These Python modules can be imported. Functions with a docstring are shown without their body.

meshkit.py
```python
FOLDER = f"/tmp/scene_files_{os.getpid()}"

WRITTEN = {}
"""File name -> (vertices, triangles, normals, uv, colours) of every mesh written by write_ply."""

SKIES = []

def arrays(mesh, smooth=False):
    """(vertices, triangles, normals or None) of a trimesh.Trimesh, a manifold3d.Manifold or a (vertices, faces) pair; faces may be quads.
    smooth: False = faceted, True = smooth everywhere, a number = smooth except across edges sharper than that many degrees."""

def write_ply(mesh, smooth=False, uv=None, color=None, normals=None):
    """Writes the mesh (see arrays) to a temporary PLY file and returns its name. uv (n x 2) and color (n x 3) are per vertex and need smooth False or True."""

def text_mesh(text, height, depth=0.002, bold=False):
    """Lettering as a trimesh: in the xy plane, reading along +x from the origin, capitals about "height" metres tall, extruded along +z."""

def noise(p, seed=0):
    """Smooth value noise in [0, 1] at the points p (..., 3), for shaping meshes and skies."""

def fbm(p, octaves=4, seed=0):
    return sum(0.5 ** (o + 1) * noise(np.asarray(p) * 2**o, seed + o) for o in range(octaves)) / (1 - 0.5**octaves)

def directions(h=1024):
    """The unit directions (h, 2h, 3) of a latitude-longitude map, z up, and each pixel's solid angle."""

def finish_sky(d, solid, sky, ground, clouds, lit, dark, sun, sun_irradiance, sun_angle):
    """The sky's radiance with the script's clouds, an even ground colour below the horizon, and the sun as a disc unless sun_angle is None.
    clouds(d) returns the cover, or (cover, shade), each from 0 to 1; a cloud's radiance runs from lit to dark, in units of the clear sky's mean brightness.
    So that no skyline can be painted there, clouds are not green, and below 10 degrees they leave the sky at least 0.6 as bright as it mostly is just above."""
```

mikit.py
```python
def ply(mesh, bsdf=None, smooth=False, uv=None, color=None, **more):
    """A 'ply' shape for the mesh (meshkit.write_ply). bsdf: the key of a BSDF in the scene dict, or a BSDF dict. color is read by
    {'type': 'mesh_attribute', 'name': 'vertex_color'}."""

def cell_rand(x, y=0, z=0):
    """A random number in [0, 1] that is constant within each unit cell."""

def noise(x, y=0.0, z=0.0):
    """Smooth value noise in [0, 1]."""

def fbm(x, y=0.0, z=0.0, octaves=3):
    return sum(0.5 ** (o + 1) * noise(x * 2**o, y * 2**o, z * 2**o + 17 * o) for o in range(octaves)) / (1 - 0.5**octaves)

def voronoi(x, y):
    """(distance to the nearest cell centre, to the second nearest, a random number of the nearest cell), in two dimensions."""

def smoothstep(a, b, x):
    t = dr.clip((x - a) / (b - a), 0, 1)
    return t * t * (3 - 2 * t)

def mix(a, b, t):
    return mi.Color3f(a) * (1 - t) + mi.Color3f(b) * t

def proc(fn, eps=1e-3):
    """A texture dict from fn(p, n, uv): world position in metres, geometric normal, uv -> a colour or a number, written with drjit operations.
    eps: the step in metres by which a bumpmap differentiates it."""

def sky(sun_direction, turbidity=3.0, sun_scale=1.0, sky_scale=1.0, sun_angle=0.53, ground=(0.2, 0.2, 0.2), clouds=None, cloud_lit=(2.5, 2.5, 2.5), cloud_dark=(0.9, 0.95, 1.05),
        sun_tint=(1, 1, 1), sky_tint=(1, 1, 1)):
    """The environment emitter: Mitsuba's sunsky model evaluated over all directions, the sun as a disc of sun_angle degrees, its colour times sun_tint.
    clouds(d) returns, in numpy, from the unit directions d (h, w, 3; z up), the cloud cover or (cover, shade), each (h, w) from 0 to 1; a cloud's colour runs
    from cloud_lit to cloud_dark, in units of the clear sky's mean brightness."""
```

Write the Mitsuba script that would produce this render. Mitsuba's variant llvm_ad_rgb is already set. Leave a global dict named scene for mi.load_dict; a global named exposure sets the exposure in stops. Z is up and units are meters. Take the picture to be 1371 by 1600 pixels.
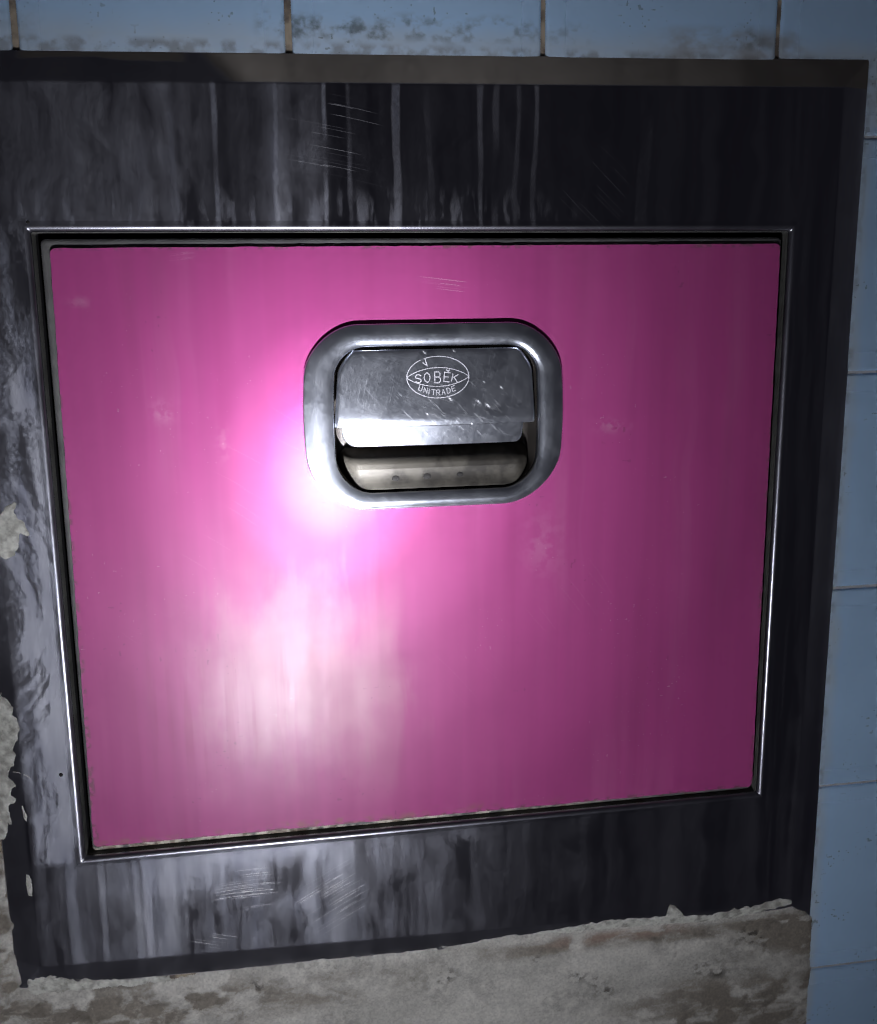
import math
import numpy as np
import trimesh
import shapely
from shapely.geometry import Polygon, LineString, Point
import drjit as dr
import mitsuba as mi
import mikit
import meshkit
from mikit import noise, fbm, smoothstep, mix, proc, ply

T = mi.ScalarTransform4f
scene, labels = {}, {}

# ------------------------------------------------------------------ camera, lamp, exposure
# x to the right along the wall, y into the wall, z up; the origin is the lower left corner of the hatch opening
CAM = [0.11985, -0.64265, 0.35416]
FWD = [0.16664353, 0.96359619, -0.20907489]
UP = [0.04540868, 0.20431496, 0.97785144]
scene['camera'] = {'type': 'perspective', 'fov': 45.1221, 'fov_axis': 'x', 'near_clip': 0.02, 'far_clip': 50.0,
                   'to_world': T().look_at(origin=CAM, target=[a + b for a, b in zip(CAM, FWD)], up=UP)}
exposure = 0.0
# one hand torch held below the lens: a hot core, the beam round it and the spill
TORCH = [0.124, -0.50, -0.100]
AIM = [0.166, 0.0, 0.245]
for key, power, cut, beam in (('torch_core', 8.5, 3.8, 0.1), ('torch_core_halo', 3.6, 6.6, 0.1), ('torch_inner_beam', 1.9, 12.0, 0.2), ('torch_beam', 0.85, 18.0, 0.2), ('torch_wide_beam', 0.75, 25.0, 0.2), ('torch_outer_beam', 0.36, 35.0, 0.5), ('torch_spill', 0.38, 82.0, 36.0)):
    scene[key] = {'type': 'spot', 'to_world': T().look_at(origin=TORCH, target=AIM, up=[0, 0, 1]), 'cutoff_angle': cut, 'beam_width': beam,
                  'intensity': {'type': 'rgb', 'value': [power * 0.98, power * 0.99, power * 1.07]}}
scene['night_air'] = {'type': 'constant', 'radiance': {'type': 'rgb', 'value': [0.0090, 0.0088, 0.0118]}}


# ------------------------------------------------------------------ materials
def sat(v):
    return dr.clip(v, 0.0, 1.0)


def band(v, c, w, soft):
    return 1.0 - smoothstep(w, w + soft, dr.abs(v - c))


def spot(x, z, cx, cz, rx, rz):
    return dr.exp(-(dr.square((x - cx) / rx) + dr.square((z - cz) / rz)))


def scratches(x, z, ang, fine, along, lo, hi, seed):
    c, s = math.cos(ang), math.sin(ang)
    u, v = x * c + z * s, -x * s + z * c
    return smoothstep(lo, hi, noise(u * along, v * fine, seed)) * smoothstep(0.3, 0.75, noise(u * along * 0.6 + 5, v * fine * 0.12, seed + 3))


def film(p):
    """How much lime and dust lies on the steel of the frame, plus a ceiling reflection painted on the top bevel."""
    x, z = p.x, p.z
    wob = 0.005 * (fbm(x * 45, z * 22, 3.0, 4) - 0.5)
    xs = x + wob
    fine = fbm(xs * 700 + 3 * fbm(x * 60, z * 30, 2.0, 3), z * 16, 7.0, 4)
    blot = fbm(x * 80 + 2 * fbm(x * 40, z * 40, 6.0, 2), z * 42, 11.0, 6)
    grain = fbm(x * 900, z * 500, 13.0, 3)
    str1 = fbm(xs * 95 + 1.2 * fbm(x * 50, z * 50, 19.0, 3), z * 3.2, 27.0, 5)
    str2 = fbm(xs * 300, z * 11, 37.0, 5)
    runs = sat((2.0 * (0.42 * str1 + 0.20 * str2 + 0.38 * blot) - 0.66) * (0.62 + 0.72 * grain))
    top = smoothstep(0.384, 0.390, z)
    low = 1 - smoothstep(-0.006, 0.002, z)
    left = (1 - smoothstep(-0.004, 0.004, x)) * (1 - top) * (1 - low)
    # top bar: dirty on the left, one broad run, then a few thin ones
    t = 0.42 * (1 - smoothstep(0.086, 0.106, xs)) * smoothstep(-0.036, -0.016, xs)
    t += 0.40 * band(xs, 0.148, 0.007, 0.018) * (0.6 + 0.4 * smoothstep(0.47, 0.40, z))
    t += 0.12 * band(xs, 0.12, 0.02, 0.01) + 0.05 * smoothstep(0.14, 0.16, xs) * (1 - smoothstep(0.22, 0.42, xs))
    t = t * (0.05 + 0.80 * runs)
    for xc, w, a in ((0.104, 0.0005, 0.4), (0.1385, 0.0003, 0.3), (0.1665, 0.0003, 0.35), (0.181, 0.0003, 0.2), (0.2085, 0.0014, 0.26), (0.228, 0.0008, 0.12), (0.2585, 0.0006, 0.2), (0.268, 0.0010, 0.09), (0.281, 0.0004, 0.1), (0.292, 0.0006, 0.16), (0.36, 0.003, 0.04)):
        t += a * band(xs, xc, w, 0.0016) * smoothstep(0.25, 0.75, fbm(x * 30, z * 26, xc * 90, 3)) * (0.5 + 0.8 * grain)
    drips = smoothstep(0.52, 0.78, fbm(xs * 240, z * 60, 21.0, 4)) * (1 - smoothstep(0.388, 0.415, z + 0.01 * (blot - 0.5))) * (1 - smoothstep(0.22, 0.34, x))
    t += 0.26 * drips
    # bottom bar
    b = (0.10 + 0.60 * (1 - smoothstep(0.13, 0.30, xs))) * (1 - 0.72 * smoothstep(0.26, 0.40, x)) * smoothstep(-0.038, -0.022, xs)
    b *= 0.05 + 1.05 * runs * (0.55 + 0.45 * smoothstep(0.0, 0.08, x))
    b += 0.55 * smoothstep(-0.026, 0.002, z) * smoothstep(0.02, 0.09, x) * (1 - smoothstep(0.10, 0.19, x)) * (0.35 + 0.9 * blot)
    b += 0.30 * spot(x, z, 0.245, -0.012, 0.007, 0.008) * smoothstep(0.3, 0.6, blot)
    for xc, w, a in ((0.0085, 0.0010, 0.22), (0.036, 0.0013, 0.26), (0.030, 0.0010, 0.2), (-0.010, 0.002, 0.16)):
        b += a * band(xs, xc, w, 0.0018) * smoothstep(0.1, 0.6, fbm(x * 30, z * 24, xc * 80, 3))
    # left bar: smeared
    wx = x + 0.012 * (fbm(x * 70, z * 70, 15.0, 5) - 0.5)
    slant = wx - 0.35 * z * spot(x, z, -0.025, 0.15, 0.03, 0.06)
    smear = fbm(slant * 150, z * 34, 5.0, 6)
    l = 0.10 + 1.5 * smoothstep(0.34, 0.80, 0.55 * smear + 0.25 * str2 + 0.20 * grain) * (0.35 + 0.65 * smoothstep(-0.036, -0.014, wx))
    l += 0.75 * band(wx, -0.0072, 0.0022, 0.003) * (1 - smoothstep(0.17, 0.25, z)) * smoothstep(0.02, 0.08, z) * (0.2 + 0.6 * str2 + 0.5 * grain)
    l *= 0.42 + 0.50 * smoothstep(0.42, 0.18, z)
    l *= smoothstep(-0.0350, -0.0270, xs) * (1 - smoothstep(0.12, 0.20, z)) + smoothstep(0.12, 0.20, z)
    r = smoothstep(0.45, 0.46, x)
    out = sat(t * top + b * low + l * left) * (1 - 0.8 * r * (1 - low) * (1 - top))
    dust = smoothstep(-0.0005, 0.0008, z - 0.4666 - 0.0125 * x) * (0.10 + 0.90 * smoothstep(0.100, 0.122, x + (z - 0.478) * 0.9 + 0.8 * wob)) * (0.35 + 0.6 * blot) * (1 - 0.5 * smoothstep(0.30, 0.49, x))  # top bevel: reflected ceiling edge painted in as a brown film
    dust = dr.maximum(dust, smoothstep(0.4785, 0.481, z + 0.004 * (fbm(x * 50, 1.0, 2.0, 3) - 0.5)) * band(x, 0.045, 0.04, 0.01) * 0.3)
    lip = dr.maximum(dr.maximum(-x, x - 0.459), dr.maximum(-z, z - 0.3863))
    out *= 0.15 + 0.85 * smoothstep(0.0020, 0.0045, lip)
    out = sat(out + 0.022 * smoothstep(0.30, 0.40, x) * smoothstep(0.30, 0.75, str1) + 0.02 * r * smoothstep(0.35, 0.75, str2))
    dust = dr.maximum(dust, 0.16 * smoothstep(0.4895, 0.4915, x) * smoothstep(-0.05, 0.25, z) * (0.4 + blot) * (0.6 + 0.9 * smoothstep(0.504, 0.509, x)))
    foot = smoothstep(-0.0005, 0.0025, -0.0735 - 0.0334 * (x + 0.0335) - z)
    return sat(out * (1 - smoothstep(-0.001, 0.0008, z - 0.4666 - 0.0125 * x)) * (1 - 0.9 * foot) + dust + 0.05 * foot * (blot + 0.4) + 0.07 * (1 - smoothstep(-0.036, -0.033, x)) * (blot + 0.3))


def strokes(x, z, cx, cz, ang, per, half_len, half_w, thick, bend, seed):
    """A bundle of separate hand-made scratches, each with its own start, length and strength."""
    c, s = math.cos(ang), math.sin(ang)
    u, v = (x - cx) * c + (z - cz) * s, -(x - cx) * s + (z - cz) * c
    v = v + bend * u * u
    out = mi.Float(0)
    for layer in range(2):
        k = v / per + 0.37 * layer + 0.5 * (noise(u * 25, v * 40, seed + layer) - 0.5)
        i = dr.floor(k)
        r = [mikit.cell_rand(i, seed + 7 * layer, q) for q in range(4)]
        f = dr.abs(k - i - 0.5 + 0.6 * (r[0] - 0.5)) * per
        ext = 1 - smoothstep(0.55, 1.0, dr.abs(u - 0.8 * half_len * (r[1] - 0.5)) / (half_len * (0.25 + 0.75 * r[2])))
        body = 1 - smoothstep(0.4 * thick, 1.2 * thick, f)
        out += body * ext * smoothstep(0.25, 1.0, r[3]) * (0.4 + 0.9 * noise(u * 400, i * 3.7, seed))
    return sat(out) * (1 - smoothstep(0.7, 1.0, dr.abs(v) / half_w))


def scuffs(p):
    """Bright scouring marks on the steel."""
    x, z = p.x, p.z
    a = strokes(x, z, 0.100, -0.034, 0.03, 0.0016, 0.024, 0.016, 0.00022, 1.2, 3)
    b = strokes(x, z, 0.157, -0.046, 0.50, 0.0021, 0.026, 0.022, 0.00025, 0.8, 11)
    e = strokes(x, z, 0.172, 0.438, -0.17, 0.0042, 0.034, 0.026, 0.00020, 0.6, 23)
    f = strokes(x, z, 0.078, -0.068, -0.28, 0.0026, 0.018, 0.008, 0.00024, 0.0, 31)
    g = strokes(x, z, 0.33, 0.405, -0.75, 0.0060, 0.024, 0.030, 0.00014, 0.0, 41)
    return sat(1.1 * a + 1.0 * b + 0.55 * e + 0.9 * f + 0.25 * g)


def frame_colour(p, n, uv):
    f, s = film(p), scuffs(p)
    grey = mix((0.20, 0.21, 0.27), (0.46, 0.47, 0.52), fbm(p.x * 120, p.z * 20, 9.0, 4))
    grey = mix(grey, (0.30, 0.27, 0.235), smoothstep(-0.0005, 0.0008, p.z - 0.4666 - 0.0125 * p.x))  # brown of the painted ceiling reflection along the top bevel
    return mix(mix((0.47, 0.47, 0.53), grey, smoothstep(0.02, 0.3, f)), (0.85, 0.85, 0.86), 0.8 * s)


def frame_metal(p, n, uv):
    return 1.0 - sat(film(p) * 0.98 + 0.45 * scuffs(p))


def frame_rough(p, n, uv):
    x, z = p.x, p.z
    lip = (1 - smoothstep(0.0028, 0.0040, dr.maximum(dr.maximum(-x, x - 0.459), dr.maximum(-z, z - 0.3863))))
    return 0.15 + 0.5 * film(p) + 0.25 * scuffs(p) + 0.13 * lip


def principled(base, rough, metal=0.0, spec=0.5, **more):
    def tex(v):
        return proc(v) if callable(v) else v
    d = {'type': 'principled', 'roughness': tex(rough), 'metallic': tex(metal), 'specular': spec, **more}
    d['base_color'] = proc(base) if callable(base) else {'type': 'rgb', 'value': list(base)}
    return d


def two(d):
    return {'type': 'twosided', 'bsdf': d}


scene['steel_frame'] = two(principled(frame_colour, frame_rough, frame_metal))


def film_door(p):
    """Dried splashes: a cloudy patch low on the left and a long faint run beside it."""
    x, z = p.x, p.z
    w = x + 0.016 * (fbm(x * 40, z * 16, 2.0, 5) - 0.5)
    tooth = fbm(w * 190, z * 17, 6.0, 5)
    cloud = fbm(w * 45, z * 30, 26.0, 5)
    d = dr.sqrt(dr.square((w - 0.138) / 0.066) + dr.square((z - 0.108) / 0.070))
    zone = 1 - smoothstep(0.35, 1.25, d + 0.9 * (cloud - 0.5) + 0.35 * (tooth - 0.5))
    edge = 0.205 - 0.10 * dr.maximum(0.10 - z, 0.0)
    run = band(w, edge - 0.012, 0.010, 0.008) * smoothstep(0.0, 0.05, z) * (1 - smoothstep(0.13, 0.19, z)) * (0.25 + 0.5 * cloud)
    return sat(zone * (0.85 + 0.3 * (tooth - 0.4)) + 0.5 * run * (1 - zone))


def pink(p, n, uv):
    x, z = p.x, p.z
    base = mi.Color3f(0.40, 0.058, 0.222) * (0.88 + 0.14 * fbm(x * 25, z * 9, 1.0, 3) + 0.12 * fbm(x * 170, z * 7, 41.0, 4))
    base = mix(base, (0.30, 0.16, 0.10), 0.55 * (1 - smoothstep(0.2, 0.36, x)) * smoothstep(0.45, 0.75, fbm(x * 190, z * 220, 43.0, 4)) * (1 - smoothstep(0.006, 0.0105, z - 0.004 * noise(x * 70, 2.0, 1.0))))
    base = mix(base, (0.66, 0.60, 0.50), 0.30 * film_door(p))
    runs = smoothstep(0.52, 0.78, fbm(x * 190, z * 12, 12.0, 4)) * band(x, 0.10, 0.045, 0.03) * (1 - smoothstep(0.10, 0.15, z)) * smoothstep(0.03, 0.07, z)
    base = mix(base, (0.33, 0.03, 0.13), 0.35 * runs)
    streak = smoothstep(0.50, 0.80, fbm(x * 120 + 0.6 * noise(x * 40, z * 30, 5.0), z * 5, 61.0, 5)) * smoothstep(0.35, 0.7, fbm(x * 14, z * 9, 63.0, 3))
    base = mix(base, (0.50, 0.17, 0.33), 0.18 * streak)
    dull = smoothstep(0.52, 0.78, fbm(x * 100, z * 4, 71.0, 4))
    base = mix(base, (0.30, 0.035, 0.14), 0.12 * dull)
    smear = spot(x, z, 0.066, 0.283, 0.006, 0.006) + spot(x, z, 0.345, 0.266, 0.010, 0.004) + 0.8 * spot(x, z, 0.023, 0.347, 0.005, 0.003) + 0.6 * spot(x, z, 0.10, 0.262, 0.004, 0.009) + 0.5 * spot(x, z, 0.30, 0.190, 0.012, 0.02)
    base = mix(base, (0.66, 0.36, 0.50), 0.35 * sat(smear) * smoothstep(0.30, 0.75, fbm(x * 260, z * 260, 52.0, 4)))
    worn = strokes(x, z, 0.235, 0.3555, -0.12, 0.0011, 0.018, 0.004, 0.00022, 0.0, 61) + 0.8 * strokes(x, z, 0.083, 0.3735, 0.10, 0.0010, 0.010, 0.003, 0.0003, 0.0, 67) + 0.35 * strokes(x, z, 0.32, 0.16, -0.9, 0.012, 0.030, 0.12, 0.00016, 0.4, 71) + 0.35 * strokes(x, z, 0.10, 0.22, -0.6, 0.014, 0.024, 0.12, 0.00016, 0.4, 77)
    base = mix(base, (0.72, 0.42, 0.56), 0.4 * sat(worn))
    d = dr.minimum(dr.minimum(x - 0.0075, 0.4540 - x), dr.minimum(z - 0.0057, 0.3780 - z))
    chip = smoothstep(0.50, 0.72, fbm(x * 330, z * 330, 81.0, 4)) * (1 - smoothstep(0.0006, 0.0026, d))
    base = mix(base, (0.16, 0.10, 0.10), 0.7 * chip)
    dust = smoothstep(0.955, 0.985, noise(x * 620, z * 620, 83.0)) * smoothstep(0.60, 0.9, noise(x * 23, z * 23, 84.0))
    base = mix(base, (0.75, 0.60, 0.68), 0.45 * dust)
    speck = smoothstep(0.90, 0.95, noise(x * 420, z * 420, 31.0)) * smoothstep(0.80, 0.9, noise(x * 31, z * 31, 8.0))
    return mix(base, (0.14, 0.03, 0.08), 0.35 * speck)


def pink_rough(p, n, uv):
    return 0.41 + 0.10 * (fbm(p.x * 60, p.z * 12, 2.0, 3) - 0.5) + 0.16 * (fbm(p.x * 160, p.z * 10, 5.0, 5) - 0.5) + 0.06 * (fbm(p.x * 300, p.z * 300, 15.0, 3) - 0.5) + 0.04 * film_door(p)


scene['pink_paint'] = two(principled(pink, pink_rough, 0.0, 0.27, clearcoat=0.34, clearcoat_gloss=0.48))


def rim(p, n, uv):
    crust = smoothstep(0.34, 0.60, fbm(p.x * 160, p.z * 160, 3.0, 5)) * (1 - smoothstep(0.006, 0.012, p.z)) * (1 - smoothstep(0.20, 0.42, p.x))
    rust = smoothstep(0.55, 0.7, fbm(p.x * 240, p.z * 240, 14.0, 3)) * (1 - smoothstep(0.004, 0.02, p.z))
    c = mix((0.07, 0.07, 0.07), (0.17, 0.17, 0.165), fbm(p.x * 80, p.z * 80, 5.0, 4))
    return mix(mix(c, (0.56, 0.52, 0.43), crust), (0.10, 0.055, 0.03), 0.6 * rust)


scene['door_steel'] = two(principled(rim, 0.5, 0.0, 0.5))


def smudge(p):
    w = 1.6 * fbm(p.x * 120, p.z * 120, 14.0, 3)
    return fbm(p.x * 90 + w, p.z * 90 - w, 4.0, 6)


def nicks(p):
    x, z = p.x, p.z
    out = mi.Float(0)
    for cx, cz, r in ((0.2385, 0.2862, 0.0008), (0.2622, 0.2815, 0.0009), (0.2565, 0.2840, 0.0007), (0.2238, 0.2775, 0.0006), (0.2710, 0.2925, 0.0006), (0.2412, 0.3155, 0.0005), (0.2228, 0.3150, 0.0006), (0.2520, 0.2705, 0.0006), (0.2600, 0.2960, 0.0004)):
        c = (x - cx + (z - cz)) * 0.707
        s = (x - cx - (z - cz)) * 0.707
        out += dr.exp(-(dr.square(c / (0.7 * r)) + dr.square(s / (1.8 * r)))) * (0.2 + 1.3 * noise(x * 2500, z * 2500, 1.0))
    return sat(out)


def handle_marks(p):
    a = scratches(p.x, p.z, -0.80, 4200.0, 190.0, 0.72, 0.95, 3.0)
    b = scratches(p.x, p.z, -0.35, 4600.0, 160.0, 0.76, 0.97, 9.0)
    grip = 0.35 + 1.1 * dr.exp(-dr.square((p.z - 0.276) / 0.016) - dr.square((p.x - 0.245) / 0.04))
    c = scratches(p.x, p.z, 1.35, 5200.0, 160.0, 0.74, 0.97, 19.0)
    return sat((0.8 * a + 0.5 * b) * grip + 0.35 * c)


def handle_colour(p, n, uv):
    c = mix((0.58, 0.62, 0.71), (0.68, 0.71, 0.78), smudge(p))
    return mix(c, (0.92, 0.92, 0.93), sat(0.5 * handle_marks(p) + nicks(p)))


def handle_metal(p, n, uv):
    haze = 0.03 + 0.03 * smoothstep(0.35, 0.75, smudge(p))
    return 1.0 - sat(haze + 0.22 * handle_marks(p) + 0.9 * nicks(p))


def handle_rough(p, n, uv):
    return 0.225 + 0.03 * (smudge(p) - 0.5) + 0.06 * (fbm(p.x * 700, p.z * 700, 6.0, 3) - 0.5) + 0.10 * handle_marks(p)


scene['handle_steel'] = two(principled(handle_colour, handle_rough, handle_metal))


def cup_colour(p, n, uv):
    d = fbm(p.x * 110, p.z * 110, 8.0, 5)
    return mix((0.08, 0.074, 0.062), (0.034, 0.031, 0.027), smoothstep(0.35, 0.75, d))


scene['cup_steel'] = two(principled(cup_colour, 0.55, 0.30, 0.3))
scene['cup_shade'] = two(principled((0.045, 0.04, 0.036), 0.5, 0.0, 0.4))  # darker than the cup floor: shade of the hollow painted into the colour
scene['return_steel'] = two(principled(lambda p, n, uv: mix((0.045, 0.046, 0.043), (0.13, 0.13, 0.12), fbm(p.x * 90, p.z * 90, 6.0, 4)), 0.6, 0.0, 0.3))
scene['gap_black'] = two(principled((0.018, 0.018, 0.019), 0.6, 0.0, 0.3))  # near black, paints the shade in the door gap
scene['hole_dark'] = two(principled((0.012, 0.011, 0.010), 0.8))
scene['engraving'] = two(principled(lambda p, n, uv: mix((0.30, 0.30, 0.33), (0.66, 0.65, 0.70), fbm(p.x * 500, p.z * 500, 3.0, 3)), 0.6))
scene['engraving_worn'] = two(principled((0.38, 0.38, 0.41), 0.6))


def tile_fn(shade):
    def colour(p, n, uv):
        x, z = p.x, p.z
        c = mi.Color3f(0.40, 0.590, 0.820) * shade * (0.95 + 0.1 * fbm(x * 20, z * 20, shade * 30, 3))
        wave = 0.006 * (fbm(x * 55, z * 55, 44.0, 4) - 0.5)
        near = (1 - smoothstep(0.491, 0.508, z + wave)) * smoothstep(0.45, 0.451, z)
        side = (1 - smoothstep(0.512, 0.522, x + wave)) * (1 - smoothstep(0.4885, 0.495, z))
        c = mix(c, (0.52, 0.56, 0.58), 0.50 * sat(near + side) * (0.6 + 0.7 * fbm(x * 60, z * 60, 2.0, 3)))
        mould = smoothstep(0.40, 0.80, fbm(x * 170, z * 210, 17.0, 6)) * band(z, 0.4990 + 0.003 * noise(x * 60, 3.0, 1.0), 0.002, 0.008) * smoothstep(0.35, 0.65, noise(x * 19, 7.0, 2.0))
        dots = smoothstep(0.84, 0.92, noise(x * 520, z * 520, 6.0)) * smoothstep(0.60, 0.8, noise(x * 45, z * 45, 9.0))
        brown = band(x, 0.42, 0.03, 0.03) * band(z, 0.494, 0.006, 0.010) * smoothstep(0.3, 0.7, fbm(x * 70, z * 110, 8.0, 5))
        c = mix(c, (0.26, 0.24, 0.22), 0.6 * brown)
        rim = smoothstep(0.35, 0.7, fbm(x * 130, z * 130, 61.0, 5)) * sat((1 - smoothstep(0.4890, 0.4935, z)) * smoothstep(0.46, 0.47, z) + 0.6 * (1 - smoothstep(0.5118, 0.5150, x)) * (1 - smoothstep(0.485, 0.49, z)))
        c = mix(c, (0.16, 0.15, 0.14), 0.55 * rim)
        return mix(c, (0.09, 0.10, 0.09), sat(0.75 * mould + 0.45 * dots))
    return colour


def proc_rough_tile(p, n, uv):
    return 0.20 + 0.18 * smoothstep(0.35, 0.7, fbm(p.x * 50, p.z * 50, 33.0, 4))


for i, shade in enumerate((1.0, 0.96, 1.04)):
    scene[f'tile_glaze_{i}'] = two(principled(tile_fn(shade), proc_rough_tile, 0.0, 0.5))


def grout_colour(p, n, uv):
    g = fbm(p.x * 170, p.z * 170, 2.0, 4)
    c = mix((0.34, 0.29, 0.22), (0.12, 0.10, 0.085), smoothstep(0.30, 0.75, g))
    return mix(c, mix((0.50, 0.52, 0.55), (0.36, 0.36, 0.37), g), smoothstep(0.495, 0.515, p.x) * (1 - smoothstep(0.48, 0.50, p.z)))


scene['grout_dirty'] = two(principled(grout_colour, 0.9))


def cement_colour(p, n, uv):
    x, z = p.x, p.z
    w = fbm(x * 60, z * 60, 23.0, 5)
    a = fbm(x * 22 + w, z * 34, 1.0, 6)
    b = fbm(x * 70 + 1.8 * w, z * 110, 5.0, 6)
    c = mix((0.56, 0.545, 0.50), (0.42, 0.41, 0.375), smoothstep(0.25, 0.75, 0.65 * a + 0.35 * b))
    # a brown run of old dirt under the frame, wider at both ends
    edge = -0.1085 + 0.010 * (fbm(x * 24, 2.0, 2.0, 4) - 0.5)
    dirt = band(z, edge, 0.001, 0.009) * smoothstep(0.25, 0.70, b) * smoothstep(0.20, 0.32, x)
    dirt += band(z, -0.121, 0.002, 0.017) * smoothstep(0.30, 0.75, b) * (1 - smoothstep(0.12, 0.26, x))
    dirt += 0.75 * (1 - smoothstep(0.04, 0.13, x + 0.06 * (w - 0.5))) * smoothstep(0.38, 0.70, b)
    dirt += 1.2 * spot(x, z, 0.487, -0.120, 0.030, 0.016) * smoothstep(0.25, 0.55, b) + 1.0 * spot(x, z, 0.508, -0.128, 0.012, 0.014) * smoothstep(0.2, 0.5, b)
    dirt += smoothstep(0.33, 0.42, x + 0.05 * (w - 0.5)) * smoothstep(-0.142, -0.160, z + 0.02 * (w - 0.5)) * smoothstep(0.25, 0.6, b)
    dirt += (1 - smoothstep(-0.055, -0.048, x)) * smoothstep(0.35, 0.7, b) * 0.6
    c = mix(c, mix((0.12, 0.10, 0.078), (0.25, 0.22, 0.18), a), sat(dirt) * 0.85)
    rust = band(z, -0.104, 0.001, 0.007) * band(x, 0.36, 0.03, 0.04) * smoothstep(0.35, 0.65, b)
    c = mix(c, (0.36, 0.24, 0.19), 0.5 * rust)
    m = 0.25 * smoothstep(0.50, 0.70, noise(x * 38, z * 46, 4.0))
    for cx, cz, r in ((0.330, -0.134, 0.007), (0.345, -0.140, 0.006), (0.352, -0.149, 0.007), (0.462, -0.116, 0.008), (0.468, -0.122, 0.006), (0.425, -0.140, 0.008), (0.438, -0.146, 0.006), (0.30, -0.116, 0.004), (0.155, -0.104, 0.004), (0.100, -0.112, 0.006), (0.232, -0.120, 0.007)):
        m += spot(x, z, cx, cz, r, 0.7 * r)
    spots = smoothstep(0.42, 0.66, fbm(x * 210, z * 250, 12.0, 5)) * sat(m)
    return mix(c, (0.05, 0.043, 0.036), sat(spots) * 0.85) * (0.80 + 0.40 * fbm(x * 800, z * 800, 3.0, 2))


scene['cement'] = two(principled(cement_colour, 0.9, 0.0, 0.2))


def putty_colour(p, n, uv):
    g = fbm(p.x * 200, p.z * 200, 2.0, 4)
    return mix((0.56, 0.56, 0.51), (0.32, 0.315, 0.28), smoothstep(0.35, 0.75, g)) * (0.82 + 0.36 * fbm(p.x * 800, p.z * 800, 3.0, 2))


scene['putty'] = two(principled(putty_colour, 0.8, 0.0, 0.3))
scene['fibre_white'] = two(principled((0.6, 0.58, 0.55), 0.7))


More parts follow.
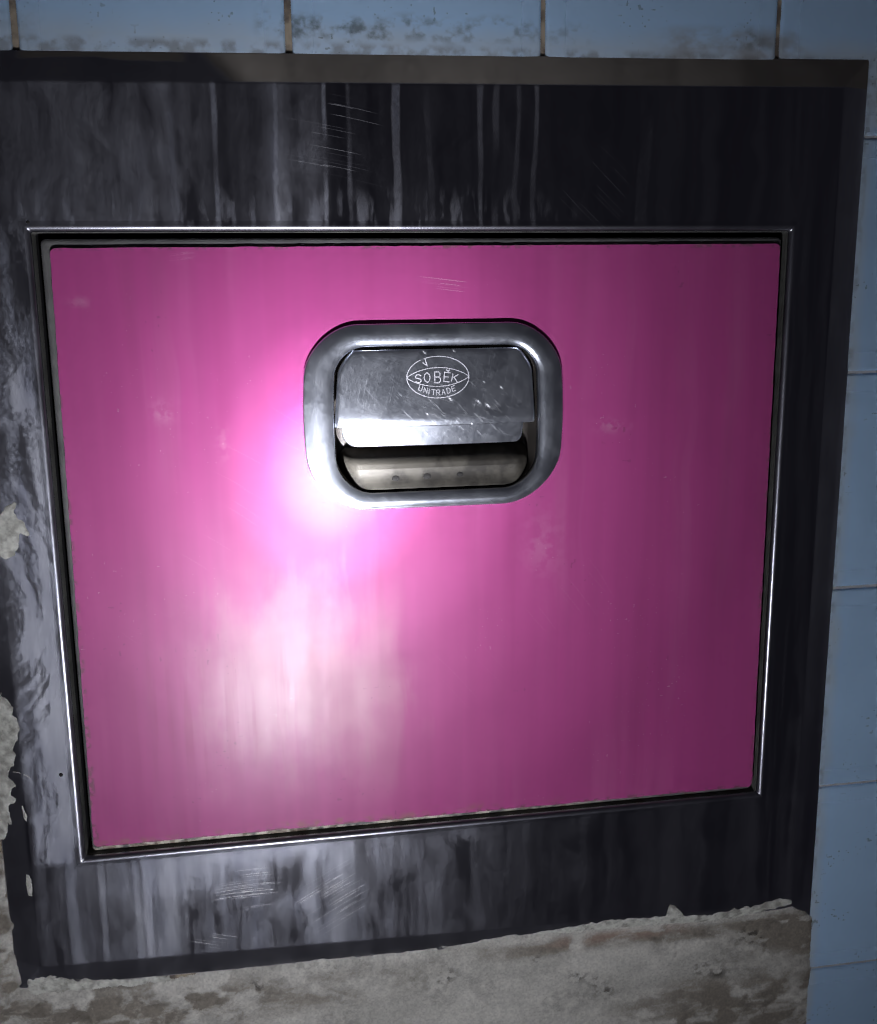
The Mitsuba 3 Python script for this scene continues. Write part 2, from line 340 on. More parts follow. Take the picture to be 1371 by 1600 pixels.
# ------------------------------------------------------------------ mesh helpers
def rrect(x0, x1, z0, z1, r, n=10, bulge=0.0, m=12):
    """A rounded rectangle, counter-clockwise from the lower left, with a fixed number of points; r: one radius or (bottom, top)."""
    rb, rt = (r, r) if np.isscalar(r) else r
    rb, rt = max(rb, 1e-5), max(rt, 1e-5)
    pts = []
    corners = ((x1 - rb, z0 + rb, rb, -90), (x1 - rt, z1 - rt, rt, 0), (x0 + rt, z1 - rt, rt, 90), (x0 + rb, z0 + rb, rb, 180))
    arcs = [np.array([[cx + rr * math.cos(math.radians(a + 90 * t)), cz + rr * math.sin(math.radians(a + 90 * t))] for t in np.linspace(0, 1, n + 1)]) for cx, cz, rr, a in corners]
    for k in range(4):
        pts.append(arcs[k])
        a, b = arcs[k][-1], arcs[(k + 1) % 4][0]
        pts.append(a + (b - a) * np.linspace(0, 1, m + 2)[1:-1, None])
    p = np.vstack(pts)
    if bulge:
        zc, hh, xc = (z0 + z1) / 2, (z1 - z0) / 2, (x0 + x1) / 2
        hw = (x1 - x0) / 2
        p[:, 0] += np.sign(p[:, 0] - xc) * np.clip(np.abs(p[:, 0] - xc) / hw, 0, 1) ** 4 * bulge * (1 - ((p[:, 1] - zc) / hh) ** 2)
    return p


def at(loop, y):
    return np.column_stack([loop[:, 0], np.broadcast_to(y, (len(loop),)), loop[:, 1]])


def loft(loops, cap=False, cap_first=False):
    n = len(loops[0])
    v = np.vstack(loops)
    f = []
    i = np.arange(n)
    j = (i + 1) % n
    for k in range(len(loops) - 1):
        a, b = k * n, (k + 1) * n
        f.append(np.column_stack([a + i, b + j, a + j]))
        f.append(np.column_stack([a + i, b + i, b + j]))
    for flag, k in ((cap, len(loops) - 1), (cap_first, 0)):
        if flag:
            c = len(v)
            v = np.vstack([v, loops[k].mean(0)])
            f.append(np.column_stack([np.full(n, c), k * n + i, k * n + j] if k else [np.full(n, c), k * n + j, k * n + i]))
    return trimesh.Trimesh(v, np.vstack(f), process=False)


def sheet(poly, y_front, y_back):
    """A polygon in (x, z) as a plate from y_back (in the wall) to y_front."""
    m = trimesh.creation.extrude_polygon(poly, y_back - y_front, engine='earcut')
    v = np.array(m.vertices)
    return trimesh.Trimesh(np.column_stack([v[:, 0], y_front + v[:, 2], v[:, 1]]), m.faces[:, ::-1], process=False)


def add(key, mesh, bsdf, smooth=30, label=None, category=None, group=None, kind=None, **more):
    scene[key] = ply(mesh, bsdf, smooth, **more)
    said = {k: v for k, v in (('label', label), ('category', category), ('group', group), ('kind', kind)) if v}
    if said:
        labels[key] = said


def fb(x, z, sx, sz, seed, octaves=4):
    p = np.stack([np.asarray(x) * sx + 50, np.asarray(z) * sz + 50, np.zeros_like(np.asarray(x, float)) + seed * 3.3], -1)
    return meshkit.fbm(p, octaves, seed)


# ------------------------------------------------------------------ tiled wall
labels['tiled_wall'] = {'label': 'pale blue glazed tile wall with grimy joints surrounding the steel hatch frame', 'category': 'wall'}
GX = [0.14859 + 0.14986 * i for i in range(-3, 5)]
GZ = [0.44480 + 0.14980 * i for i in range(-6, 3)]
rng = np.random.default_rng(7)
count = 0
for ix in range(len(GX) - 1):
    for iz in range(len(GZ) - 1):
        x0, x1, z0, z1 = GX[ix], GX[ix + 1], GZ[iz], GZ[iz + 1]
        if x0 > -0.01 and x1 < 0.47 and z1 < 0.46:
            continue                                   # behind the hatch and the cement
        if x1 < 0.02 and z0 < 0.27:
            continue                                   # broken away on the lower left
        if x0 < 0.47 and x1 > 0.5 and z1 < 0.46:
            x0 = 0.472
        g = 0.0011 + 0.0004 * rng.random(4)
        if abs(x0 + 0.0013) < 0.01:
            g[0] = 0.0022
        if ix == 2:
            g[1] = 0.0022
        if abs(x1 - 0.14859) < 0.002:
            g[1] = 0.0022
        if abs(x0 - 0.14859) < 0.002:
            g[0] = 0.0016
        x0, x1, z0, z1 = x0 + g[0], x1 - g[1], z0 + g[2] * 0.7, z1 - g[3] * 0.7
        tilt = (rng.random(3) - 0.5) * [0.0006, 0.004, 0.004]
        loops = []
        for o, y in ((0.0, 0.0130), (0.0, 0.0096), (0.0003, 0.0089), (0.0010, 0.0083), (0.0022, 0.0080), (0.012, 0.00785)):
            lp = at(rrect(x0 + o, x1 - o, z0 + o, z1 - o, max(0.0016 - o, 0.0003), 4, m=3), y)
            lp[:, 1] += tilt[0] + tilt[1] * (lp[:, 0] - (x0 + x1) / 2) + tilt[2] * (lp[:, 2] - (z0 + z1) / 2)
            loops.append(lp)
        key = 'tiled_wall__tile' + (f'_{count:03d}' if count else '')
        add(key, loft(loops, cap=True), f'tile_glaze_{rng.integers(3)}', 40)
        count += 1
# mortar bed behind the tiles
gx, gz = np.meshgrid(np.linspace(GX[0], GX[-1], 420), np.linspace(GZ[0], GZ[-1], 440), indexing='ij')
gy = 0.0098 + 0.0012 * (fb(gx, gz, 260, 260, 3) - 0.5)


def grid_mesh(gx, gy, gz):
    nx, nz = gx.shape
    v = np.column_stack([gx.ravel(), gy.ravel(), gz.ravel()])
    i = (np.arange(nx - 1)[:, None] * nz + np.arange(nz - 1)[None]).ravel()
    f = np.vstack([np.column_stack([i, i + nz, i + nz + 1]), np.column_stack([i, i + nz + 1, i + 1])])
    return trimesh.Trimesh(v, f, process=False)


m = grid_mesh(gx, gy, gz)
fc = m.vertices[m.faces].mean(1)
hide = (fc[:, 0] > -0.03) & (fc[:, 0] < 0.49) & (fc[:, 2] > -0.08) & (fc[:, 2] < 0.466)
m.update_faces(~hide)
add('tiled_wall__grout', m, 'grout_dirty', True, label='brown stained grout in the joints of the blue tiles')

# ------------------------------------------------------------------ hatch: frame
labels['hatch'] = {'label': 'wall hatch with glossy pink door in a dark lime-streaked stainless steel frame', 'category': 'hatch'}
OP = (0.0, 0.459, 0.0, 0.3863)


def frame_loop(o, y, r=0.0):
    return at(rrect(OP[0] - o, OP[1] + o, OP[2] - o, OP[3] + o, r, 4, m=60), y)


# the frame's rim is not square: corners (left low, right low, right top, left top), outside and inside of the bevel
RIM_OUT = np.array([(-0.0510, -0.0940), (0.5112, -0.1090), (0.5100, 0.4908), (-0.0520, 0.4824)])
RIM_IN = np.array([(-0.0335, -0.0745), (0.4905, -0.0920), (0.4893, 0.4722), (-0.0330, 0.4655)])


def outer_loop(t, y, r):
    q = RIM_OUT + (RIM_IN - RIM_OUT) * t
    p = rrect(0, 1, 0, 1, r * 2, 4, m=60)
    u, w = p[:, :1], p[:, 1:]
    return at((1 - u) * (1 - w) * q[0] + u * (1 - w) * q[1] + u * w * q[2] + (1 - u) * w * q[3], y)


loops = [outer_loop(0, 0.0120, 0.0012), outer_loop(0, 0.0080, 0.0012), outer_loop(0.05, 0.0074, 0.001), outer_loop(0.5, 0.0038, 0.001), outer_loop(0.93, 0.0006, 0.001), outer_loop(1.0, 0.00015, 0.001), outer_loop(1.06, 0.0, 0.001)]
for o in (0.020, 0.010, 0.0060):
    loops.append(frame_loop(o, 0.0, 0.001))
loops.append(frame_loop(0.0058, -0.0001, 0.001))
for a in np.linspace(-24, 92, 14):                      # rolled edge of the opening
    ra = math.radians(a)
    loops.append(frame_loop(0.0032 - 0.0032 * math.sin(ra), 0.0026 - 0.0032 * math.cos(ra), 0.001))
fr = loft(loops)
v = np.array(fr.vertices)                               # pressed sheet: never perfectly flat, and dented at the lower right corner
wave = 0.0004 * (fb(v[:, 0], v[:, 2], 14, 14, 5, 3) - 0.5)
wave[v[:, 1] > 0.006] = 0
v[:, 1] += wave + 0.0008 * np.exp(-((v[:, 0] - 0.437) / 0.012) ** 2 - ((v[:, 2] + 0.003) / 0.009) ** 2) * (v[:, 1] < 0.004)
v[:, 2] -= 0.0005 * np.exp(-((v[:, 0] - 0.437) / 0.014) ** 2) * (np.abs(v[:, 2]) < 0.004) * (v[:, 1] < 0.006)
fr.vertices = v
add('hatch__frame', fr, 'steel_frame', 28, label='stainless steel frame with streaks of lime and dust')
for k, (x, z, r) in enumerate(((-0.0008, 0.3915, 0.0010), (-0.0100, 0.0580, 0.0012))):
    m = trimesh.creation.icosphere(2, r)
    m.apply_scale([1, 0.35, 1])
    m.apply_translation([x, -0.0002, z])
    add('hatch__rivet' + (f'_{k:03d}' if k else ''), m, 'hole_dark', True)

add('hatch__frame_return', loft([frame_loop(0.0001, 0.0027, 0.0012), frame_loop(-0.0003, 0.0040, 0.0012), frame_loop(-0.0004, 0.012, 0.0012)]), 'return_steel', 30, label='dull greenish grey inner edge of the steel frame')
add('hatch__gap_shade', loft([frame_loop(-0.0002, 0.0122, 0.0012), frame_loop(-0.0004, 0.030, 0.0012), frame_loop(-0.014, 0.030, 0.0012)]), 'gap_black', 30, label='black strip added as painted shade in the gap round the door')  # added black wall, its colour stands for shade deep in the gap

# ------------------------------------------------------------------ hatch: door
loops = []
DR = (0.0040, 0.4556, 0.0018, 0.3826)


def door_loop(o, y, r):
    return at(rrect(DR[0] + o, DR[1] - o, DR[2] + o, DR[3] - o, r, 6, m=40), y)


loops = [door_loop(0, 0.028, 0.003), door_loop(0, 0.0055, 0.003)]
for a in np.linspace(10, 90, 7):
    ra = math.radians(a)
    loops.append(door_loop(0.0025 * (1 - math.cos(ra)), 0.0055 - 0.0025 * math.sin(ra), 0.003))
loops += [door_loop(0.004, 0.0030, 0.003), door_loop(0.030, 0.0030, 0.003)]
m = loft(loops)
v = np.array(m.vertices)
v[:, 1] += 0.0005 * (fb(v[:, 0], v[:, 2], 300, 300, 9, 3) - 0.5)
m.vertices = v
add('hatch__door', m, 'door_steel', 35, label='dark grimy steel edge of the pink door')

# handle outlines, (x, z)
H_OUT = (0.1535, 0.3055, 0.2185, 0.3325)
H_IN = (0.1690, 0.2930, 0.2290, 0.3187)


def handle_loop(t, y, grow=0.0):
    """t = 0 on the outer outline of the handle plate, 1 on the edge of its opening."""
    q = [a + (b - a) * t for a, b in zip(H_OUT, H_IN)]
    q = (q[0] - grow, q[1] + grow, q[2] - grow, q[3] + grow)
    r = (0.034 + (0.021 - 0.034) * t + grow * 0.7, 0.030 + (0.018 - 0.030) * t + grow * 0.7)
    return at(rrect(*q, r, 16, bulge=0.0055 + (0.0022 - 0.0055) * t, m=10), y)


# the pink sheet, cut by hand: corners not quite square, edge chipped
corners = np.array([[0.0056, 0.0062], [0.4547, 0.0052], [0.4533, 0.3786], [0.0094, 0.3774]])
base = Polygon(corners).buffer(-0.0035).buffer(0.0035, quad_segs=6)
line = base.exterior
pts = []
for s in np.arange(0, line.length, 0.0006):
    q = line.interpolate(s)
    a, b = line.interpolate(s - 0.0006), line.interpolate(s + 0.0006)
    tx, tz = b.x - a.x, b.y - a.y
    ln = math.hypot(tx, tz) + 1e-12
    d = 0.0008 * (float(fb(q.x, q.y, 160, 160, 4, 4)) - 0.5) + 0.0012 * max(0.0, float(fb(q.x, q.y, 90, 90, 6, 2)) - 0.66)
    pts.append((q.x - tz / ln * d, q.y + tx / ln * d))
hole = handle_loop(0.6, 0)[:, [0, 2]]
pts = [p for p in pts]
sheet_poly = Polygon(pts, [hole]).buffer(0)
if sheet_poly.geom_type != 'Polygon':
    sheet_poly = max(sheet_poly.geoms, key=lambda g: g.area)
add('hatch__door__panel', sheet(sheet_poly, 0.0008, 0.0028), 'pink_paint', False, label='glossy pink door panel with chipped edges and pale dried streaks')

# ------------------------------------------------------------------ hatch: recessed handle
PF = 0.0008                                             # front of the pink panel
prof = [(-0.00, PF + 0.0005, 0.0), (0.0, PF - 0.0014, 0.0)]
loops = [handle_loop(0, PF + 0.0004), handle_loop(0, PF - 0.0022)]
for a in np.linspace(15, 90, 6):
    ra = math.radians(a)
    loops.append(handle_loop(0, PF - 0.0022 - 0.0013 * math.sin(ra), -0.0013 * (1 - math.cos(ra))))
for t, y in ((0.20, -0.0040), (0.34, -0.00445), (0.42, -0.00460), (0.50, -0.00462), (0.62, -0.00450), (0.74, -0.00425), (0.83, -0.0039)):
    loops.append(handle_loop(t, PF + y))
for a in np.linspace(10, 90, 7):                        # rolled into the opening
    ra = math.radians(a)
    loops.append(handle_loop(0.88 + 0.12 * math.sin(ra), PF - 0.0034 + 0.0024 * (1 - math.cos(ra))))
loops.append(handle_loop(1.0, PF + 0.0030))
add('hatch__handle', loft(loops), 'handle_steel', 40, label='polished steel recessed handle plate set in the pink door')

# the cup: deep behind the flap, with a rounded floor
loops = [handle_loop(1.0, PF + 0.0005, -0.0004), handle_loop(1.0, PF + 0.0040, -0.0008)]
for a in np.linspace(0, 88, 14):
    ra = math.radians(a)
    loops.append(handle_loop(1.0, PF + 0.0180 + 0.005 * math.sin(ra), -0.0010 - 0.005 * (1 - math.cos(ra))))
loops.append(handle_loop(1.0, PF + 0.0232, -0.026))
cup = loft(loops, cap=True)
add('hatch__handle__cup', cup, 'cup_shade', 50, label='dark hollow behind the handle flap')

# the floor of the cup: a shallow sill that rolls away inwards at the top and at both ends
def sill(x, z):
    def rollin(t):
        t = np.clip(t, 0, 1)
        return 1 - np.sqrt(np.maximum(1 - t * t, 0))
    up = rollin((z - 0.2455) / 0.0088)
    side = rollin((0.1835 - x) / 0.0120) + rollin((x - 0.2810) / 0.0125)
    foot = 0.0 * z
    return PF + 0.0008 + 0.021 * np.minimum(up + side + foot, 1.0) + 0.10 * (z - 0.236) + 0.0010 * np.sin(np.clip((z - 0.231) / 0.012, 0, 1) * np.pi)


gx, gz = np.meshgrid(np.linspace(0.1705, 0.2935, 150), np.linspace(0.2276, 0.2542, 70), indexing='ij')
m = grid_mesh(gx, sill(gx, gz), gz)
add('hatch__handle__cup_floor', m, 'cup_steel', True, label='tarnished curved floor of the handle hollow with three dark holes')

# drain holes in the cup floor: dark round dents
for k, (hx, hz, hr) in enumerate(((0.2045, 0.2368, 0.0024), (0.2245, 0.2374, 0.0025), (0.2455, 0.2378, 0.0021))):
    m = trimesh.creation.icosphere(3, hr)
    m.apply_scale([1, 0.22, 0.80])
    m.apply_translation([hx, float(sill(np.array(hx), np.array(hz))), hz])
    add('hatch__handle__drain_hole' + (f'_{k:03d}' if k else ''), m, 'hole_dark', True)

# the flap: a bent plate, hinged at the top, standing out at the fold
FT, FF, FL = (0.3168, PF - 0.0030), (0.2708, PF - 0.0052), (0.2572, PF + 0.0010)   # top, fold, lip edge: (z, y)


def plate(rows, thick):
    """rows: list of (left, right, y, z, roll) ; a thin plate with edges rolled back."""
    us = np.concatenate([[0, 0.004, 0.010, 0.018, 0.03], np.linspace(0.06, 0.94, 23), [0.97, 0.982, 0.99, 0.996, 1.0]])
    front, back = [], []
    for l, r, y, z, roll in rows:
        x = l + (r - l) * us
        y = y + 0.0030 * ((x - 0.2305) / 0.0625) ** 2
        e = np.clip(1 - np.minimum(us, 1 - us) / 0.018, 0, 1)
        front.append(np.column_stack([x, y + roll * e ** 2, np.full_like(x, z)]))
        back.append(np.column_stack([x, y + thick + roll * e ** 2, np.full_like(x, z)]))
    nr, nu = len(rows), len(us)
    v = np.vstack(front + back)
    i = (np.arange(nr - 1)[:, None] * nu + np.arange(nu - 1)[None]).ravel()
    f = [np.column_stack([i, i + 1, i + nu + 1]), np.column_stack([i, i + nu + 1, i + nu])]
    b = nr * nu
    f += [q[:, ::-1] + b for q in f[:2]]
    ring = list(range(nu)) + [k * nu + nu - 1 for k in range(1, nr)] + [(nr - 1) * nu + k for k in range(nu - 2, -1, -1)] + [k * nu for k in range(nr - 2, 0, -1)]
    for p, q in zip(ring, ring[1:] + ring[:1]):
        f.append(np.array([[p, p + b, q + b], [p, q + b, q]]))
    m = trimesh.Trimesh(v, np.vstack(f), process=False)
    m.fix_normals()
    return m


rows = []
for t in np.concatenate([[0, 0.012, 0.03, 0.06, 0.1, 0.16, 0.22], np.linspace(0.3, 0.90, 10), [0.94, 0.97, 1.0]]):
    z = FT[0] + (FF[0] - FT[0]) * t
    y = FT[1] + (FF[1] - FT[1]) * t + 0.0010 * max(0, 1 - t / 0.06) ** 2 + 0.0010 * max(0, (t - 0.86) / 0.14) ** 2
    cut = 0.0078 * max(0.0, 1 - t / 0.30) ** 1.5
    rows.append((0.1712 - 0.0042 * t + cut, 0.2907 + 0.0028 * t - cut, y, z, 0.0016))
for a in np.linspace(15, 70, 5):                        # the bend
    ra = math.radians(a)
    rows.append((0.1672, 0.2933, FF[1] + 0.0010 + 0.0008 * (1 - math.cos(ra)), FF[0] - 0.0009 * math.sin(ra), 0.0016))
flap = plate(rows, 0.0012)
add('hatch__handle__flap', flap, 'handle_steel', 40, label='scratched steel flap engraved with an oval emblem')
rows = []
for t in np.concatenate([np.linspace(0, 0.5, 6), np.linspace(0.55, 1.0, 14)]):
    z = FF[0] - 0.0007 + (FL[0] - FF[0] + 0.0007) * t
    y = FF[1] + 0.0016 + (FL[1] - 0.0012 - FF[1]) * t
    cl = 0.0095 * (1 - math.sqrt(max(0.0, 1 - max(0.0, (t - 0.15) / 0.85) ** 2)))
    cr = 0.0040 * (1 - math.sqrt(max(0.0, 1 - max(0.0, (t - 0.55) / 0.45) ** 2)))
    rows.append((0.1716 + cl, 0.2856 - cr, y, z, 0.0003))
add('hatch__handle__lip', plate(rows, 0.0011), 'handle_steel', 35)

# the emblem engraved on the flap
slope = (FF[1] - FT[1]) / (FF[0] - FT[0])


def on_flap(poly2d, lift=0.00012):
    """2D shapes in (x, z along the flap) become thin lines lying on the flap."""
    ms = []
    for g in getattr(poly2d, 'geoms', [poly2d]):
        mm = trimesh.creation.extrude_polygon(g, 0.0002, engine='earcut')
        w = np.array(mm.vertices)
        z = w[:, 1]
        y = FT[1] + (z - FT[0]) * slope + 0.0030 * ((w[:, 0] - 0.2305) / 0.0625) ** 2 - lift + 0.00010 - w[:, 2]
        ms.append(trimesh.Trimesh(np.column_stack([w[:, 0], y, z]), mm.faces, process=False))
    return trimesh.util.concatenate(ms)


EX, EZ, EA, EB = 0.2310, 0.2998, 0.0193, 0.01265
ang = np.linspace(0, 2 * np.pi, 97)
oval = np.column_stack([EX + EA * np.cos(ang), EZ + EB * np.sin(ang)])
keep = [k for k in range(96) if not (2.02 < ang[k] < 2.12)]
runs = [LineString(oval[[k, k + 1]]) for k in keep]
t = np.linspace(-1, 1, 41)
bow = lambda h: LineString(np.column_stack([EX + EA * t, EZ + h * (1 - t ** 2) ** 0.85]))
emblem = shapely.union_all([LineString(oval[r0:r1 + 1]) for r0, r1 in ((0, 31), (33, 96))] + [bow(0.0058), bow(-0.0056)]).buffer(0.00023, quad_segs=3)
add('hatch__handle__emblem', on_flap(emblem), 'engraving', False, label='engraved oval emblem with two bowed lines')
STROKES = {
    'S': [[(0.95, 0.82), (0.7, 1), (0.3, 1), (0.05, 0.8), (0.1, 0.62), (0.85, 0.4), (0.95, 0.2), (0.7, 0), (0.3, 0), (0.02, 0.2)]],
    'O': [[(0.5, 0), (0.12, 0.18), (0, 0.5), (0.12, 0.82), (0.5, 1), (0.88, 0.82), (1, 0.5), (0.88, 0.18), (0.5, 0)]],
    'B': [[(0, 0), (0, 1), (0.7, 1), (0.92, 0.85), (0.9, 0.65), (0.65, 0.53), (0, 0.53)], [(0.65, 0.53), (1, 0.4), (1, 0.15), (0.75, 0), (0, 0)]],
    'E': [[(0.95, 1), (0, 1), (0, 0), (0.95, 0)], [(0, 0.52), (0.75, 0.52)]],
    'K': [[(0, 0), (0, 1)], [(0.95, 1), (0.05, 0.45)], [(0.3, 0.6), (1, 0)]],
    'U': [[(0, 1), (0, 0.25), (0.2, 0), (0.75, 0), (0.95, 0.25), (0.95, 1)]],
    'N': [[(0, 0), (0, 1), (0.95, 0), (0.95, 1)]],
    'I': [[(0.3, 0), (0.3, 1)]],
    'T': [[(0, 1), (1, 1)], [(0.5, 1), (0.5, 0)]],
    'R': [[(0, 0), (0, 1), (0.7, 1), (0.95, 0.8), (0.9, 0.6), (0.6, 0.48), (0, 0.48)], [(0.5, 0.48), (1, 0)]],
    'A': [[(0, 0), (0.5, 1), (1, 0)], [(0.2, 0.35), (0.8, 0.35)]],
    'D': [[(0, 0), (0, 1), (0.6, 1), (0.95, 0.72), (0.95, 0.28), (0.6, 0), (0, 0)]],
}


def letter(ch, cx, cz, w, h, rot):
    out = []
    c, s = math.cos(rot), math.sin(rot)
    for st in STROKES[ch]:
        q = [((px - 0.5) * w, (pz - 0.5) * h) for px, pz in st]
        out.append(LineString([(cx + a * c - b * s, cz + a * s + b * c) for a, b in q]))
    return out


lines = []
for ch, dx, dz, h, rot in (('S', -0.0122, -0.0006, 0.0047, 0.10), ('O', -0.0068, -0.0001, 0.0060, 0.04), ('B', -0.0003, -0.0001, 0.0066, 0.0), ('E', 0.0056, -0.0001, 0.0056, -0.12), ('K', 0.0106, -0.0007, 0.0046, -0.2)):
    lines += letter(ch, EX + dx, EZ + dz, 0.0036 if ch != 'S' else 0.0037, h, rot)
lines.append(LineString([(EX + 0.0054, EZ + 0.0043), (EX + 0.0064, EZ + 0.0034), (EX + 0.0072, EZ + 0.0042)]))   # the dot or hook above the E
lines.append(LineString([(EX - 0.0092, EZ + 0.0089), (EX - 0.0066, EZ + 0.0070), (EX - 0.0079, EZ + 0.0112)]))   # the tick in the upper part
add('hatch__handle__lettering', on_flap(shapely.union_all(lines).buffer(0.00028, quad_segs=3)), 'engraving', False)
lines = []
for k, ch in enumerate('UNITRADE'):
    dx = (-0.0109, -0.0078, -0.0053, -0.0030, 0.0000, 0.0032, 0.0065, 0.0096)[k]
    dz = -0.0093 + 0.0029 * (dx / 0.011) ** 2
    lines += letter(ch, EX + dx, EZ + dz, 0.0021, 0.0031, dx / 0.011 * 0.30)
add('hatch__handle__lettering_001', on_flap(shapely.union_all(lines).buffer(0.00026, quad_segs=2)), 'engraving_worn', False)


# ------------------------------------------------------------------ rough cement round the foot of the frame
def surface(x, z):
    """Depth of the frame's and the wall's face at (x, z)."""
    dx = np.maximum(np.maximum(-0.0333 - x, x - 0.4903), 0) / 0.0195
    dz = np.maximum(-0.0745 - 0.0334 * (x + 0.0335) - z, 0) / (0.0195 - 0.0045 * (x + 0.05))
    return np.clip(np.maximum(dx, dz), 0, 1) * 0.008


TOP = np.array([(-0.30, 0.02), (-0.056, 0.02), (-0.052, -0.03), (-0.0506, -0.0615), (-0.047, -0.088), (-0.040, -0.0950), (-0.0096, -0.0976), (0.0188, -0.1015), (0.0605, -0.0999), (0.1031, -0.0968), (0.1464, -0.0966), (0.1905, -0.0974), (0.2355, -0.0982), (0.2493, -0.0969), (0.2815, -0.0914), (0.3284, -0.0921), (0.3763, -0.0944), (0.4058, -0.0991), (0.4504, -0.0983), (0.4754, -0.0960), (0.4905, -0.0947), (0.5073, -0.1009), (0.5110, -0.105)])
gx, gz = np.meshgrid(np.arange(-0.16, 0.5165, 0.0011), np.arange(-0.30, 0.06, 0.0011), indexing='ij')
edge_poly = Polygon([*TOP.tolist(), (0.5145, -0.11), (0.5150, -0.13), (0.5150, -0.5), (-0.30, -0.5)])
P = shapely.points(gx.ravel(), gz.ravel())
d = shapely.distance(edge_poly.exterior, P) * np.where(shapely.contains(edge_poly, P), 1, -1)
d = d.reshape(gx.shape)
rag = 0.009 * (fb(gx, gz, 40, 110, 11, 6) - 0.5) + 0.003 * (fb(gx, gz, 300, 300, 13, 3) - 0.5)
rag *= np.where(gx > 0.506, 0.35, 1)
dd = d + rag
h = np.where(dd > 0, 0.0030 * (1 - np.exp(-dd / 0.0060)), dd * 0.6)
rough = 0.0026 * (fb(gx, gz, 30, 45, 15, 5) - 0.5) + 0.0011 * (fb(gx, gz, 200, 220, 17, 4) - 0.5)
pits = np.clip(fb(gx, gz, 170, 200, 19, 3) - 0.66, 0, 1) * 0.010
coarse = np.clip((0.10 - gx) / 0.10, 0, 1)
y = surface(gx, gz) + 0.0004 - h - rough * (0.5 + 1.2 * coarse) * np.clip(dd / 0.004, 0, 1) + pits
y = np.where(dd < -0.002, surface(gx, gz) + 0.0035, y)
m = grid_mesh(gx, y, gz)
far = dd.ravel()[m.faces].max(1) < -0.003
m.update_faces(~far)
m.remove_unreferenced_vertices()
add('cement_patch', m, 'cement', True, label='rough stained grey cement patch under and beside the steel frame', category='cement')


# ------------------------------------------------------------------ putty smears on the frame
def smear(key, x0, x1, z0, z1, inside, thick, label, seed, amp=0.008, group=None):
    """A thin, ragged smear of putty lying on the frame: inside(x, z) > 0 where it sticks, in metres from its edge."""
    gx, gz = np.meshgrid(np.arange(x0, x1, 0.0004), np.arange(z0, z1, 0.0004), indexing='ij')
    dd = inside(gx, gz) + amp * (fb(gx + 0.006 * fb(gx, gz, 120, 120, seed + 5, 3), gz, 260, 190, seed, 6) - 0.5)
    h = np.where(dd > 0, 0.5 * thick * (1 - np.exp(-dd / 0.0022)), dd * 1.0)
    y = surface(gx, gz) - h - 0.0002 * (dd > 0) + 0.0006 * (fb(gx, gz, 400, 300, seed + 2, 3) - 0.5) * (dd > 0.0006)
    m = grid_mesh(gx, y + 0.0001, gz)
    m.update_faces(~(dd.ravel()[m.faces].max(1) < -0.0004))
    m.remove_unreferenced_vertices()
    add(key, m, 'putty', True, label=label, category='putty', group=group)


def poly_d(pts):
    g = Polygon(pts)

    def f(x, z):
        p = shapely.points(x.ravel(), z.ravel())
        return (shapely.distance(g.exterior, p) * np.where(shapely.contains(g, p), 1, -1)).reshape(x.shape)
    return f


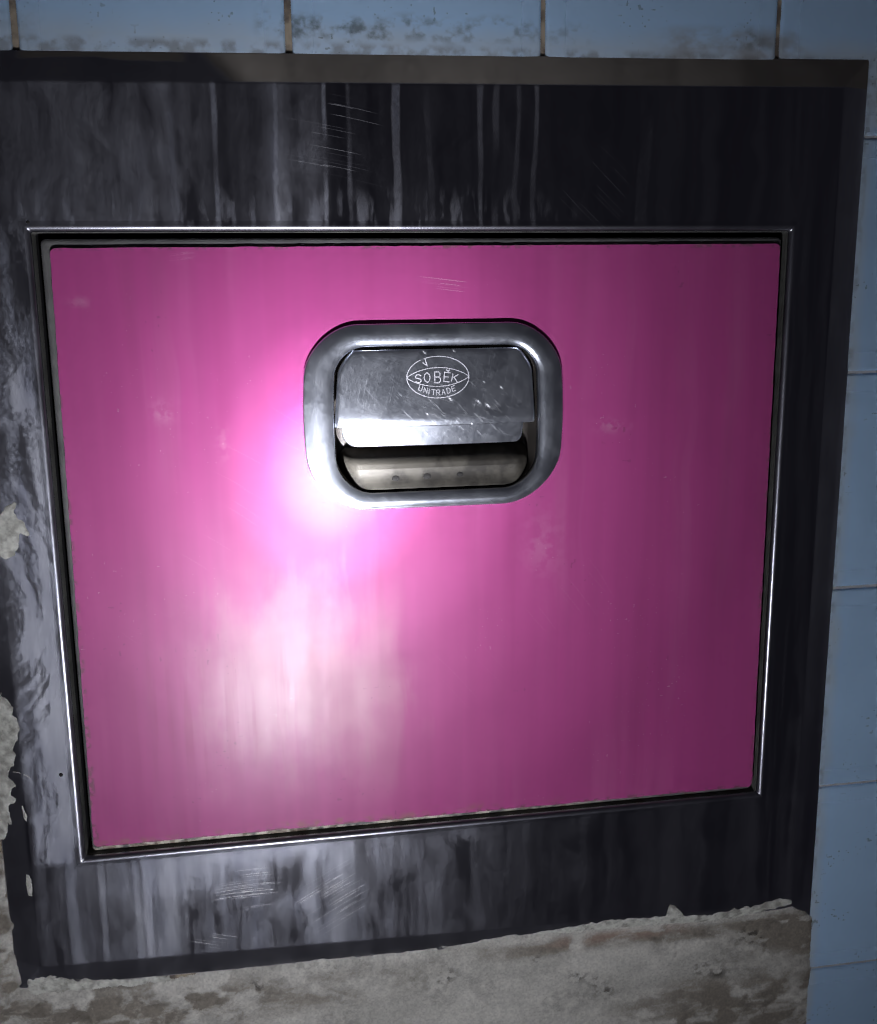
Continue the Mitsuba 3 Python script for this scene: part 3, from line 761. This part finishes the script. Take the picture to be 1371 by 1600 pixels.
smear('putty_smear', -0.06, -0.008, 0.185, 0.245, poly_d([(-0.034, 0.2235), (-0.0290, 0.2285), (-0.0225, 0.2310), (-0.0205, 0.2215), (-0.0150, 0.2130), (-0.0170, 0.2050), (-0.0205, 0.2140), (-0.0235, 0.2030), (-0.0300, 0.1980), (-0.037, 0.2010)]), 0.0011, 'cream putty smear high on the left bar of the steel frame', 41, amp=0.0080)
smear('putty_smear_001', -0.085, -0.022, -0.02, 0.125, poly_d([(-0.070, 0.118), (-0.0425, 0.113), (-0.0340, 0.1045), (-0.0315, 0.0910), (-0.0365, 0.0790), (-0.0390, 0.0640), (-0.0400, 0.0500), (-0.0440, 0.0260), (-0.0500, 0.0150), (-0.070, 0.010)]), 0.0013, 'long cream putty crust on the left edge of the steel frame', 43, amp=0.0085)
smear('putty_smear_002', -0.056, 0.05, -0.112, -0.070, poly_d([(-0.049, -0.1005), (-0.0435, -0.0855), (-0.030, -0.0830), (-0.0086, -0.0905), (0.0153, -0.0945), (0.045, -0.0975), (0.045, -0.1005), (-0.0212, -0.1010)]), 0.0014, 'pale putty smear along the lower left corner of the frame', 45, amp=0.0085)
smear('putty_smear_003', 0.26, 0.512, -0.112, -0.072, poly_d([(0.27, -0.0965), (0.3184, -0.0900), (0.3515, -0.0880), (0.3930, -0.0890), (0.3965, -0.0800), (0.4000, -0.0815), (0.4080, -0.0910), (0.4300, -0.0935), (0.4491, -0.0905), (0.4865, -0.0855), (0.4919, -0.0910), (0.4496, -0.1005), (0.4051, -0.1010), (0.3565, -0.1000)]), 0.0016, 'greyish putty fringe along the lower right edge of the frame', 47, amp=0.0050)
smear('putty_smear_004', -0.046, -0.028, -0.030, -0.004, poly_d([(-0.0372, -0.0080), (-0.0345, -0.0085), (-0.0330, -0.0150), (-0.0345, -0.0240), (-0.0365, -0.0230), (-0.0375, -0.0150)]), 0.0010, 'small cream putty fleck near the lower left corner of the frame', 49, amp=0.003)
smear('putty_smear_005', -0.040, -0.026, 0.022, 0.046, poly_d([(-0.0362, 0.0400), (-0.0340, 0.0395), (-0.0325, 0.0330), (-0.0330, 0.0275), (-0.0352, 0.0310)]), 0.0007, 'faint cream putty fleck just below the long crust on the left edge of the frame', 53, amp=0.003)



def tube(path, r, sides=6):
    p = np.asarray(path, float)
    tt = np.gradient(p, axis=0)
    tt /= np.linalg.norm(tt, axis=1, keepdims=True)
    a = np.cross(tt, [0, 1.0, 0])
    a /= np.linalg.norm(a, axis=1, keepdims=True)
    b = np.cross(tt, a)
    an = np.arange(sides) * 2 * np.pi / sides
    rr = np.broadcast_to(r, (len(p),))
    return loft([p[k] + rr[k] * (np.cos(an)[:, None] * a[k] + np.sin(an)[:, None] * b[k]) for k in range(len(p))], cap=True, cap_first=True)


tt = np.linspace(0, 1, 14)
add('fibre', tube(np.column_stack([-0.0385 + 0.0105 * tt, np.linspace(0.0012, -0.0004, 14), 0.0620 - 0.0005 * tt - 0.0042 * tt ** 2.2]), 0.00030), 'fibre_white', True,
    label='thin curved white fibre stuck across the left edge of the frame', category='fibre')
